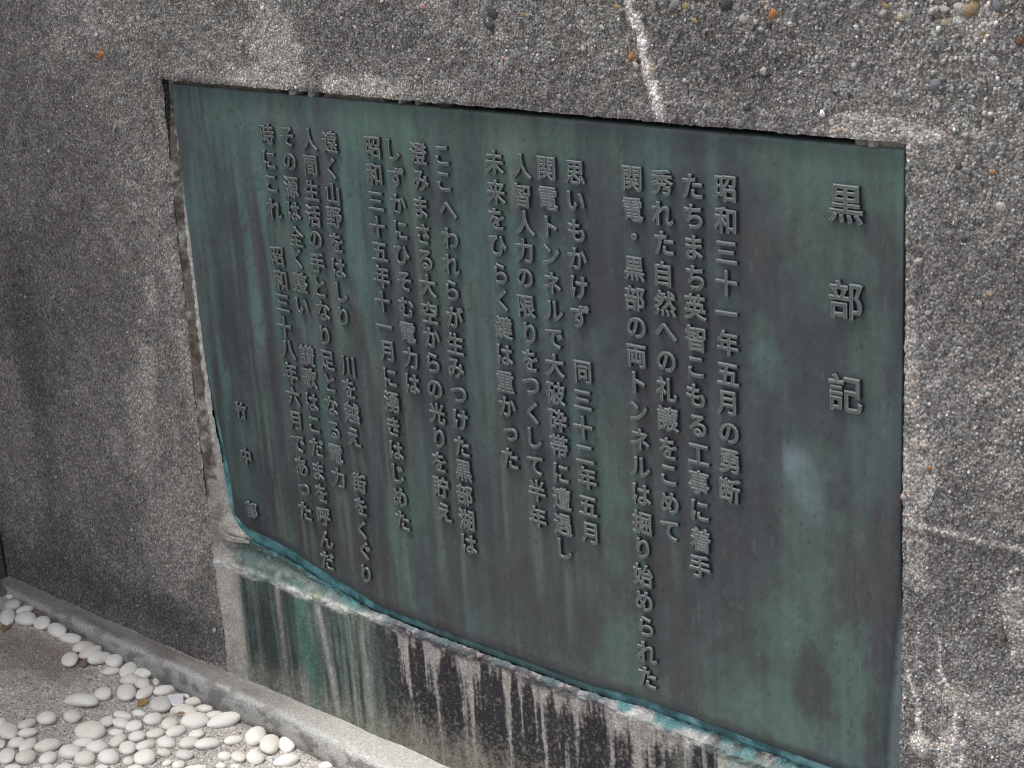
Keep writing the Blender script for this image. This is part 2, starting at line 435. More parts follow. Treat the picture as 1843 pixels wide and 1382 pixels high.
for a in [(879, 20, 30, 28, 'slate'), (876, 46, 24, 26, 'slate'), (770, 60, 14, 14, 'green'), (736, 92, 9, 9, 'pale'), (943, 27, 11, 10, 'tan'), (1138, 101, 12, 14, 'rust'),
          (1032, 7, 13, 12, 'grey'), (1215, 10, 22, 18, 'grey'), (1235, 13, 16, 22, 'tan'), (1307, 10, 26, 24, 'slate'), (1339, 34, 20, 22, 'pale'), (1391, 24, 14, 26, 'rust'),
          (1250, 37, 14, 14, 'tan'), (1633, 24, 18, 22, 'pale'), (1624, 31, 10, 12, 'cream'), (1595, 44, 10, 9, 'cream'), (1604, 52, 8, 10, 'cream'), (1657, 109, 10, 12, 'cream'), (1684, 155, 24, 22, 'blue'),
          (1788, 108, 18, 14, 'pale'), (1748, 17, 26, 26, 'tan'), (1727, 17, 20, 24, 'pale'), (1795, 13, 18, 26, 'blue'), (1835, 74, 16, 16, 'brown'), (1421, 185, 10, 9, 'pale'),
          (1509, 235, 10, 10, 'pink'), (1724, 301, 10, 18, 'slate'), (1788, 311, 8, 8, 'rust'), (1801, 373, 16, 22, 'pale'), (1738, 430, 12, 14, 'slate'), (1781, 530, 10, 9, 'tan'),
          (1728, 781, 14, 16, 'blue'), (1736, 808, 14, 6, 'cream'), (1674, 841, 8, 9, 'rust'), (182, 101, 14, 13, 'rust'), (249, 34, 8, 14, 'pale'), (235, 37, 8, 10, 'cream'),
          (905, 105, 8, 9, 'pink'), (911, 107, 9, 9, 'pink'), (996, 85, 9, 9, 'pale'), (1173, 126, 11, 9, 'cream'), (1150, 110, 9, 11, 'slate'), (1290, 165, 10, 9, 'slate'),
          (1342, 195, 12, 11, 'slate'), (1530, 172, 9, 12, 'slate'), (1502, 165, 7, 12, 'slate'), (1840, 190, 16, 18, 'slate'), (1592, 10, 16, 12, 'tan'), (1710, 160, 10, 10, 'grey'),
          (1705, 38, 16, 14, 'cream'), (1680, 60, 12, 12, 'pale'), (1560, 20, 14, 12, 'grey'), (1480, 12, 16, 14, 'grey'), (1440, 40, 12, 10, 'pale'), (1820, 120, 14, 14, 'grey'),
          (1770, 60, 12, 12, 'tan'), (1110, 14, 14, 12, 'tan'), (1085, 50, 11, 10, 'pale'), (960, 8, 14, 10, 'grey'), (840, 90, 10, 9, 'blue'), (700, 18, 12, 10, 'grey'), (640, 50, 10, 9, 'pale'), (760, 12, 12, 12, 'pink')]:
    wall_stone(*a)

# side wall at the far left, coming towards the viewer
SX = -0.845
sy = axis([(-1.6, -0.02, 0.02)]); sz = axis([(-1.32, 0.3, 0.02), (0.3, 1.5, 0.1)])
Y2, Z2 = np.meshgrid(sy, sz, indexing='ij')
X2 = SX + 0.006 * (fbm(Y2 * 15, Z2 * 15, 71) - 0.5)
side = empty('side_wall', (SX, -0.8, BASE))
tag(side, 'darker concrete return wall meeting the plaque wall at the far left edge', 'wall')
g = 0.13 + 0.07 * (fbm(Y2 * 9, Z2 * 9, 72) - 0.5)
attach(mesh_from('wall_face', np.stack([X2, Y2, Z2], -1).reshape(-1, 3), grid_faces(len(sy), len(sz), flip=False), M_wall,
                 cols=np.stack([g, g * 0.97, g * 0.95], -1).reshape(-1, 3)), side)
body = np.array([[x, y, z] for x in (-1.2, SX - 0.008) for y in (-1.6, 0.40) for z in (-1.4, 1.5)])
attach(mesh_from('wall_core', body, [[0, 1, 3, 2], [4, 6, 7, 5], [0, 4, 5, 1], [2, 3, 7, 6], [1, 5, 7, 3], [0, 2, 6, 4]], M_dark, smooth=False), side)

# ------------------------------------------------------------------ bronze plaque
PR = 1.497
bx = np.array([0.0, 0.004, 0.012, 0.03, 0.06, 0.13, 0.21, 0.26, 0.34, 0.43, 0.6, 1.5])
bz = np.array([-0.800, -0.845, -0.858, -0.873, -0.889, -0.895, -0.908, -0.920, -0.932, -0.937, -0.940, -0.940])
def plate_bottom(x): return np.interp(x, bx, bz)
def plate_inner(x): return plate_bottom(x) + np.interp(x, [0, 0.05, 0.2, 0.35, 0.45, 0.9, 1.0, 1.5], [0.03, 0.026, 0.027, 0.022, 0.014, 0.014, 0.017, 0.019]) + 0.003 * (fbm(x * 30, x * 0, 81) - 0.5)

def plate_profile(x, z):
    """depth behind the face, and masks for flange and fillet"""
    zi = plate_inner(x)
    lo = sm(-0.25, -0.85, z)
    ub = np.clip((zi + 0.030 - z) / 0.030, 0, 1)
    xi = 0.026 * sm(-0.50, -0.80, z); ul = np.clip((xi + 0.014 - x) / 0.014, 0, 1) * sm(-0.4, -0.7, z)
    wr = 0.060 * sm(-0.38, -0.85, z); fr = 0.020 * sm(-0.55, -0.88, z)
    xr = PR - fr
    ur = np.clip((x - (PR - wr)) / np.maximum(wr - fr, 1e-4), 0, 1) * sm(-0.38, -0.5, z)
    fil = lambda u: 1 - np.sqrt(np.clip(1 - u * u, 0, 1))
    d = np.maximum.reduce([(0.016 - 0.009 * sm(0.30, 0.42, x) * sm(1.05, 0.93, x)) * fil(ub), 0.013 * fil(ul), 0.008 * fil(ur) * lo])
    flange = np.maximum(sm(0.85, 1.0, ub), sm(0.85, 1.0, ul))
    return d, flange, sm(0.9, 1.0, ur) * sm(-0.55, -0.7, z), ub, ur

def plate_tint(x, z):
    # run-off streaks: long in z, narrow in x
    wob = x + 0.012 * (fbm(x * 6, z * 6, 101) - 0.5)
    st = fbm(wob * 34, z * 2.4, 102, 4)
    st2 = fbm(wob * 90, z * 3.2, 103, 3)
    cl = fbm(x * 6, z * 4, 104, 5)
    cl2 = fbm(x * 18, z * 13, 105, 4)
    dark = np.array([0.074, 0.081, 0.087]); 
    c = np.broadcast_to(dark, x.shape + (3,)).copy()
    c = mixc(c, (0.092, 0.086, 0.088), 0.6 * sm(0.5, 0.75, fbm(x * 11 + 9, z * 8, 106)))
    gm = sm(0.46, 0.66, 0.40 * st + 0.42 * cl + 0.18 * cl2 + 0.04 * sm(0.9, 0.2, x))
    c = mixc(c, (0.110, 0.175, 0.156), 0.75 * gm)
    c = mixc(c, (0.11, 0.165, 0.175), 0.6 * sm(0.55, 0.72, fbm(x * 9 + 4, z * 5 + 2, 107)))
    top = sm(-0.16, -0.0, z) * (1 - sm(0.7, 1.3, x) * 0.6)
    c = mixc(c, (0.135, 0.195, 0.170), 0.5 * top)
    c = mixc(c, (0.17, 0.21, 0.165), 0.5 * sm(0.60, 0.74, st2) * sm(1.1, 0.4, x) * sm(-0.1, -0.5, z))
    c = mixc(c, (0.055, 0.058, 0.068), 0.7 * sm(0.60, 0.72, fbm(wob * 60 + 5, z * 3.5, 108)) * sm(1.2, 0.5, x) * 0.6)
    def px_blob(px, py, rx, ry, col, m, s, e=0.5, ro=0.6):
        nonlocal c
        p = on_wall(px, py); c = mixc(c, col, m * blob(x, z, p[0], p[2], rx, ry, s, e, ro))
    GR = (0.125, 0.205, 0.175); LB = (0.34, 0.42, 0.47); DK = (0.066, 0.066, 0.074)
    px_blob(1433, 838, 0.022, 0.034, LB, 0.75, 1, 0.5, 0.3); px_blob(1455, 890, 0.018, 0.05, LB, 0.5, 2, 0.7, 0.4); px_blob(1372, 640, 0.022, 0.055, GR, 0.8, 3); px_blob(1385, 660, 0.03, 0.03, (0.12, 0.20, 0.19), 0.5, 33)
    px_blob(1530, 300, 0.13, 0.06, GR, 0.6, 4); px_blob(1480, 430, 0.05, 0.10, GR, 0.4, 5); px_blob(1560, 640, 0.03, 0.12, GR, 0.5, 6); px_blob(1450, 930, 0.05, 0.14, GR, 0.5, 7)
    px_blob(1400, 1130, 0.05, 0.05, GR, 0.55, 8); px_blob(1420, 1300, 0.08, 0.05, GR, 0.8, 9); px_blob(1530, 1250, 0.03, 0.12, GR, 0.8, 10); px_blob(1470, 1160, 0.03, 0.10, GR, 0.5, 11)
    px_blob(1462, 1230, 0.030, 0.06, DK, 0.85, 12, 0.4, 0.4); px_blob(1260, 1050, 0.06, 0.12, DK, 0.75, 13); px_blob(1340, 1000, 0.05, 0.14, DK, 0.6, 14); px_blob(1250, 700, 0.25, 0.12, DK, 0.35, 15)
    px_blob(1100, 560, 0.08, 0.12, DK, 0.55, 16); px_blob(1080, 850, 0.06, 0.2, GR, 0.35, 17); px_blob(920, 250, 0.05, 0.05, (0.17, 0.22, 0.18), 0.6, 18); px_blob(910, 300, 0.02, 0.07, (0.18, 0.24, 0.20), 0.6, 19)
    px_blob(690, 230, 0.09, 0.05, (0.13, 0.22, 0.16), 0.7, 20); px_blob(520, 200, 0.1, 0.06, (0.14, 0.19, 0.17), 0.4, 21); px_blob(410, 640, 0.06, 0.18, DK, 0.6, 22); px_blob(600, 960, 0.09, 0.06, (0.085, 0.073, 0.073), 0.7, 23)
    px_blob(360, 350, 0.03, 0.12, (0.12, 0.17, 0.17), 0.5, 24); px_blob(450, 950, 0.07, 0.05, DK, 0.7, 25); px_blob(800, 1030, 0.1, 0.08, DK, 0.5, 26); px_blob(980, 1100, 0.14, 0.06, DK, 0.45, 27)
    px_blob(470, 570, 0.012, 0.05, (0.16, 0.21, 0.20), 0.6, 28); px_blob(410, 690, 0.008, 0.03, (0.13, 0.21, 0.17), 0.7, 29); px_blob(445, 790, 0.018, 0.05, (0.11, 0.16, 0.15), 0.6, 30); px_blob(1120, 1180, 0.05, 0.07, GR, 0.6, 31); px_blob(640, 560, 0.012, 0.06, (0.09, 0.072, 0.072), 0.6, 34)
    lf_ = sm(0.85, 0.30, x) * sm(-0.82, -0.45, z)
    c = mixc(c, (0.118, 0.112, 0.122), 0.5 * lf_ * sm(0.48, 0.62, fbm(x * 16 + 2, z * 5, 117)))
    c = mixc(c, (0.13, 0.215, 0.190), 0.55 * lf_ * sm(0.50, 0.66, fbm(wob * 40 + 7, z * 3, 118)))
    c = c * (1 + 0.22 * lf_)[..., None]
    # drips below the ends of the text lines
    for px, y0, y1, w in [(607, 880, 1010, 0.006), (622, 880, 1020, 0.006), (545, 930, 1030, 0.005), (727, 960, 1090, 0.006), (560, 930, 1000, 0.003), (785, 880, 1060, 0.010), (700, 880, 1010, 0.009), (833, 990, 1080, 0.006),
                          (672, 620, 720, 0.010), (687, 720, 900, 0.004), (740, 300, 620, 0.006), (776, 420, 560, 0.007), (905, 380, 440, 0.010), (905, 830, 1000, 0.006), (948, 560, 700, 0.008), (965, 940, 1080, 0.010),
                          (1020, 1000, 1160, 0.008), (1215, 900, 1060, 0.008), (560, 480, 600, 0.005), (597, 500, 640, 0.007), (500, 400, 440, 0.010), (620, 590, 650, 0.006), (745, 350, 480, 0.005), (850, 480, 560, 0.008), (1140, 700, 1200, 0.006), (497, 880, 980, 0.006)]:
        a, b_ = on_wall(px, y0), on_wall(px + (y1 - y0) * 0.10 * (1535 - px) / 1000, y1)
        dx = np.abs(x - a[0] - 0.006 * (fbm(z * 12, z * 0 + px, 3) - 0.5))
        m = (1 - sm(w * 0.4, w * 1.5, dx)) * sm(a[2] + 0.02, a[2] - 0.01, z) * sm(b_[2] - 0.03, b_[2] + 0.06, z)
        c = mixc(c, (0.165, 0.215, 0.175) if px < 1100 else (0.12, 0.19, 0.165), 0.62 * m * (0.6 + 0.6 * st2))
    d, fl, flr, ub, ur = plate_profile(x, z)
    tq = fbm(x * 40, z * 40, 110)
    tcol = np.broadcast_to(np.array([0.14, 0.40, 0.43]), x.shape + (3,))
    tcol = mixc(tcol, (0.42, 0.66, 0.68), 0.7 * sm(0.5, 0.75, tq)); tcol = mixc(tcol, (0.045, 0.09, 0.10), 0.7 * sm(0.5, 0.3, tq))
    m = fl[..., None] * (0.30 + 0.70 * np.maximum(sm(0.60, 0.42, x), sm(0.93, 1.0, x)))[..., None]
    c = c * (1 - m) + tcol * m
    c = mixc(c, (0.060, 0.055, 0.066), 0.55 * sm(0.05, 0.5, ub) * (1 - fl) * (0.5 + 0.5 * cl2 * 1.6))  # dark patina on the bottom fillet, part of it painted shade
    c = mixc(c, (0.075, 0.07, 0.08), 0.45 * sm(0.0, 0.3, ur) * (1 - flr))  # right fillet darkened too, with painted shade of the rounding
    c = mixc(c, (0.19, 0.24, 0.24), 0.7 * flr)
    # paler along the upper edge
    c = mixc(c, (0.24, 0.27, 0.26), 0.7 * sm(-0.007, -0.001, z + 0.004 * (fbm(x * 20, x * 0, 111) - 0.5)))
    lum = c.mean(-1, keepdims=True); c = lum + (c - lum) * 1.0
    c = c * (0.86 + 0.28 * fbm(x * 55, z * 38, 112, 4))[..., None] * (0.90 + 0.20 * vnoise(x * 190, z * 150, 113))[..., None]
    c = mixc(c, (0.03, 0.03, 0.035), 0.5 * sm(0.78, 0.84, fbm(x * 260, z * 230, 114, 2)))
    c = mixc(c, (0.22, 0.29, 0.27), 0.22 * sm(0.72, 0.84, fbm(x * 240, z * 50, 115, 3)))
    c = c * (0.82 + 0.36 * fbm(wob * 150, z * 6, 116, 4))[..., None]
    return np.clip(c * np.array([0.60, 0.635, 0.655]), 0.010, 0.6)

plaque = empty('bronze_plaque', (0.75, 0.01, -0.94))
tag(plaque, 'green patinated bronze plaque with raised Japanese text set into the concrete wall', 'plaque')
px_ = axis([(0.0, 0.08, 0.003), (0.08, 1.42, 0.0045), (1.42, PR, 0.003)])
vv = np.concatenate([np.linspace(0, 0.9, 190, endpoint=False), np.linspace(0.9, 1.0, 44)])
Xp = np.repeat(px_[:, None], len(vv), 1)
Zp = -0.0015 + (plate_bottom(Xp) + 0.0015) * vv[None, :] ** 1.0
Zp = Zp + (vv[None, :] > 0.999) * 0.004 * (fbm(Xp * 60, Xp * 0, 121) - 0.5)
dd, fl, flr, ub, ur = plate_profile(Xp, Zp)
Yp = dd + 0.0012 * (fbm(Xp * 5, Zp * 5, 122) - 0.5)
Yp = Yp - fl * 0.003 * (fbm(Xp * 70, Zp * 70, 123) - 0.4)
Yp = Yp + sm(0.003, 0.0, -Zp) * 0.0015
Vp = np.stack([Xp, Yp, Zp], -1).reshape(-1, 3); cp_ = plate_tint(Xp, Zp).reshape(-1, 3)
nu, nv = Xp.shape
Fp = grid_faces(nu, nv, flip=True)
loop = np.concatenate([np.arange(nu) * nv, (nu - 1) * nv + np.arange(1, nv), (np.arange(nu - 2, -1, -1)) * nv + nv - 1, np.arange(nv - 2, 0, -1)])
P = Vp[loop].copy(); P[:, 1] = 0.03
b0 = len(Vp); k = np.arange(len(loop)); k2 = np.roll(k, -1)
Fp = np.concatenate([Fp, np.stack([loop[k], loop[k2], b0 + k2, b0 + k], -1)])
Vp = np.concatenate([Vp, P]); cp_ = np.concatenate([cp_, cp_[loop] * 0.8])
attach(mesh_from('plate', Vp, Fp, M_plate, cols=cp_), plaque)

# raised lettering: centre of every character as read off the photograph
TEXT = [
 ('title', '黒部記', [(1523, 368), (1523, 540), (1522, 708)]),
 ('', '昭和三十一年五月の勇断', [(1306, 340), (1306, 397), (1308, 455), (1308, 510), (1308, 564), (1310, 618), (1311, 674), (1308, 725), (1313, 780), (1313, 830), (1315, 883)]),
 ('', 'たちまち英智こもる工事に着手', [(1247, 336), (1249, 390), (1250, 446), (1252, 500), (1252, 553), (1252, 609), (1253, 661), (1253, 712), (1256, 766), (1258, 818), (1259, 868), (1260, 919), (1261, 971), (1261, 1019)]),
 ('', '秀れた自然への礼譲をこめて', [(1192, 329), (1193, 385), (1196, 438), (1194, 493), (1197, 546), (1199, 598), (1200, 651), (1200, 701), (1203, 754), (1203, 807), (1204, 855), (1206, 905), (1206, 955)]),
 ('', '関電・黒部の両トンネルは掘り始められた', [(1138, 322), (1140, 378), (1142, 426), (1142, 484), (1143, 537), (1146, 590), (1146, 641), (1150, 689), (1150, 741), (1152, 791), (1153, 841), (1155, 890), (1156, 941), (1158, 987), (1158, 1035), (1160, 1081), (1164, 1127), (1165, 1174), (1166, 1219)]),
 ('', '思いもかけず同三十二年五月', [(1035, 311), (1037, 363), (1038, 416), (1040, 466), (1043, 518), (1045, 570), (1049, 670), (1049, 720), (1050, 770), (1053, 818), (1057, 860), (1059, 911), (1061, 959)]),
 ('', '関電トンネルで大破砕帯に遭遇し', [(984, 304), (987, 358), (992, 409), (992, 459), (994, 510), (997, 560), (998, 610), (999, 658), (1001, 708), (1004, 756), (1007, 803), (1010, 852), (1012, 898), (1014, 944), (1017, 988)]),
 ('', '人智人力の限りをつくして半年', [(938, 300), (939, 352), (945, 402), (944, 452), (945, 501), (948, 552), (954, 601), (954, 649), (956, 695), (959, 743), (963, 789), (964, 838), (967, 883), (968, 930)]),
 ('', '未来をひらく鍵は重かった', [(890, 293), (893, 346), (894, 395), (897, 443), (901, 493), (904, 541), (907, 590), (909, 639), (910, 687), (914, 732), (920, 782), (919, 825)]),
 ('', 'ここへわれらが生みつけた黒部湖は', [(796, 281), (799, 328), (807, 379), (810, 430), (812, 477), (814, 523), (819, 571), (820, 619), (821, 663), (826, 711), (830, 756), (832, 804), (835, 847), (837, 890), (840, 935), (845, 979)]),
 ('', '澄みまさる大空からの光りを貯え', [(753, 277), (757, 326), (758, 374), (762, 422), (766, 468), (770, 515), (774, 563), (778, 608), (780, 653), (783, 701), (787, 744), (791, 789), (791, 832), (794, 876), (801, 922)]),
 ('', 'しずかにひそむ電力は', [(708, 271), (714, 321), (717, 368), (721, 415), (724, 460), (728, 507), (732, 554), (735, 599), (739, 645), (743, 691)]),
 ('', '昭和三十五年十一月に湧きはじめた', [(671, 266), (674, 314), (677, 363), (680, 409), (684, 454), (687, 498), (689, 543), (692, 588), (696, 632), (702, 680), (705, 723), (709, 768), (714, 811), (717, 853), (720, 895), (725, 937)]),
 ('', '遠く山野をはしり川を越え街をくぐり', [(594, 257), (596, 304), (599, 350), (602, 392), (606, 438), (610, 484), (615, 527), (618, 571), (626, 660), (629, 700), (634, 744), (638, 787), (646, 869), (650, 912), (652, 953), (658, 991), (660, 1033)]),
 ('', '人間生活の手となり足となる電力', [(556, 252), (559, 299), (561, 344), (564, 389), (568, 432), (572, 474), (576, 518), (582, 560), (585, 605), (589, 649), (594, 690), (597, 731), (601, 774), (605, 817), (609, 860)]),
 ('', 'その源は全く整い讃歌はこだまを呼んだ', [(517, 247), (521, 292), (524, 337), (529, 381), (533, 426), (536, 466), (541, 509), (544, 552), (553, 640), (558, 681), (562, 724), (566, 765), (571, 806), (574, 848), (579, 888), (583, 929), (588, 971), (590, 1009)]),
 ('', '時にこれ昭和三十八年六月であった', [(481, 243), (484, 289), (489, 332), (494, 377), (499, 462), (505, 504), (509, 546), (512, 589), (519, 630), (523, 671), (528, 714), (531, 757), (537, 799), (543, 840), (548, 881), (550, 920)]),
 ('name', '竹中郁', [(433, 739), (443, 821), (453, 917)]),
]
glyphs = {}
def glyph(ch, em):
    if (ch, em) in glyphs: return glyphs[ch, em]
    cu = bpy.data.curves.new('character', 'FONT'); cu.body = ch; cu.size = em * 1.0
    cu.resolution_u = 4
    cu.extrude = 0.0026; cu.bevel_depth = 0.0012; cu.bevel_resolution = 1; cu.offset = -0.00012
    tmp = bpy.data.objects.new('tmp', cu); C.objects.link(tmp)
    bpy.context.view_layer.update()
    me = bpy.data.meshes.new_from_object(tmp.evaluated_get(bpy.context.evaluated_depsgraph_get()))
    me.name = 'character'
    bpy.data.objects.remove(tmp); bpy.data.curves.remove(cu)
    co = np.empty(len(me.vertices) * 3, np.float32); me.vertices.foreach_get('co', co); co = co.reshape(-1, 3)
    mid = (co.max(0) + co.min(0)) / 2; co[:, 0] -= mid[0]; co[:, 1] -= mid[1]
    # casting: strokes widen a little towards the plate
    out = np.stack([co[:, 0], -co[:, 2], co[:, 1]], 1)
    me.vertices.foreach_set('co', out.ravel()); me.materials.clear()
    # highlights painted on the bevel edges, shade painted down the flanks
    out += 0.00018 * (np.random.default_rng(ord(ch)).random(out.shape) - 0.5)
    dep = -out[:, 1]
    edge_light = (np.interp(dep, [-0.0026, 0.0010, 0.0024, 0.0034, 0.0038], [0.0, 0.0, 0.8, 2.8, 0.62]))[:, None]
    tc = np.array([0.014, 0.017, 0.019]) + np.array([0.112, 0.126, 0.126]) * edge_light
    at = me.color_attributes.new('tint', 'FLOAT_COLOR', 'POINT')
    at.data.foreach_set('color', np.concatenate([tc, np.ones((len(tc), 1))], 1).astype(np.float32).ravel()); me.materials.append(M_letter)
    me.polygons.foreach_set('use_smooth', np.zeros(len(me.polygons), bool)); me.update()
    glyphs[ch, em] = me
    return me

for kind, s, pos in TEXT:
    assert len(s) == len(pos), s
    em = {'title': 0.055, 'name': 0.034}.get(kind, 0.0385)
    for ch, (px, py) in zip(s, pos):
        p = on_wall(px, py, -0.004)
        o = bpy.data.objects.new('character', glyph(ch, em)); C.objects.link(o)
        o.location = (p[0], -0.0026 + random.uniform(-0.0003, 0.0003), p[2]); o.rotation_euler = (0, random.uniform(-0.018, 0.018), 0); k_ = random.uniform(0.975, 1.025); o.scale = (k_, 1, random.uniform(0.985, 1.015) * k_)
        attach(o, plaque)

# ------------------------------------------------------------------ mortar round and below the plaque
bead = empty('mortar_joint', (-0.01, 0.0, -0.4))
def bead_left():
    z = axis([(-0.893, 0.006, 0.0025)]); u = np.linspace(0, 1, 9)
    Zb, U = np.meshgrid(z, u, indexing='ij')
    xr = np.interp(-Zb, [0, 0.80, 0.845, 0.872, 0.889, 0.97], [0.0015, 0.0015, 0.008, 0.034, 0.064, 0.09])
    Xb = (hole_left(Zb) - 0.001) * (1 - U) + (xr + 0.001) * U
    Yb = (-0.010 * (1 - U) - 0.002 * U) * sm(-0.01, -0.16, Zb) + 0.004 * sm(-0.16, -0.01, Zb) + 0.011 * (fbm(Xb * 120, Zb * 90, 131) - 0.5) * sm(0, 0.15, U)
    Yb = Yb + 0.016 * sm(0.45, 1.0, U) * sm(-0.60, -0.83, Zb)
    Yb = Yb + 0.006 * np.exp(-((U - 0.45) / 0.25) ** 2) * sm(-0.86, -0.8, Zb)
    Yb = np.where(U > 0.98, Yb + 0.004, Yb)
    lt = sm(0.55, 0.85, U) * sm(-0.12, -0.32, Zb)
    c = np.broadcast_to(np.array([0.15, 0.130, 0.112]), Xb.shape + (3,))
    c = mixc(c, (0.30, 0.28, 0.25), sm(0.45, 0.6, fbm(Xb * 60, Zb * 30, 132))); c = mixc(c, (0.06, 0.050, 0.042), 0.75 * sm(0.56, 0.66, fbm(Xb * 90, Zb * 60, 135)))
    c = mixc(c, (0.48, 0.47, 0.45), 0.85 * lt); c = mixc(c, (0.30, 0.28, 0.25), 0.7 * sm(-0.80, -0.88, Zb))
    return mesh_from('mortar', np.stack([Xb, Yb, Zb], -1).reshape(-1, 3), grid_faces(len(z), len(u), flip=True), M_smooth, cols=c.reshape(-1, 3))
C.objects.unlink(bead); bpy.data.objects.remove(bead)
o = bead_left(); o.name = 'joint_mortar'; attach(o, wall)
def bead_top(x0, x1, y0, col):
    x = axis([(x0, x1, 0.003)]); u = np.linspace(0, 1, 6)
    Xb, U = np.meshgrid(x, u, indexing='ij')
    ends = sm(0, 0.006, Xb - x0) * sm(0, 0.006, x1 - Xb)
    Zb = -0.002 + U * 0.016
    Yb = y0 + 0.007 * (fbm(Xb * 110, Zb * 110, 133) - 0.5) + (1 - ends) * 0.02
    c = np.broadcast_to(np.array(col), Xb.shape + (3,)) * (0.7 + 0.6 * fbm(Xb * 70, Zb * 70, 134))[..., None]
    o = mesh_from('joint_mortar', np.stack([Xb, Yb, Zb], -1).reshape(-1, 3), grid_faces(len(x), len(u), flip=False), M_smooth, cols=c.reshape(-1, 3))
    attach(o, wall)
bead_top(-0.012, 0.30, 0.006, (0.15, 0.125, 0.10))
bead_top(0.325, 0.345, -0.002, (0.34, 0.32, 0.29)); bead_top(0.372, 0.392, -0.002, (0.30, 0.28, 0.25))
bead_top(0.405, 0.56, 0.006, (0.16, 0.14, 0.12)); bead_top(0.585, 0.60, 0.002, (0.30, 0.28, 0.25)); bead_top(0.66, 0.70, 0.010, (0.12, 0.10, 0.085))
bead_top(1.418, 1.502, 0.003, (0.22, 0.20, 0.18)); bead_top(1.440, 1.462, -0.003, (0.30, 0.28, 0.26)); bead_top(0.62, 0.636, 0.003, (0.30, 0.28, 0.25))

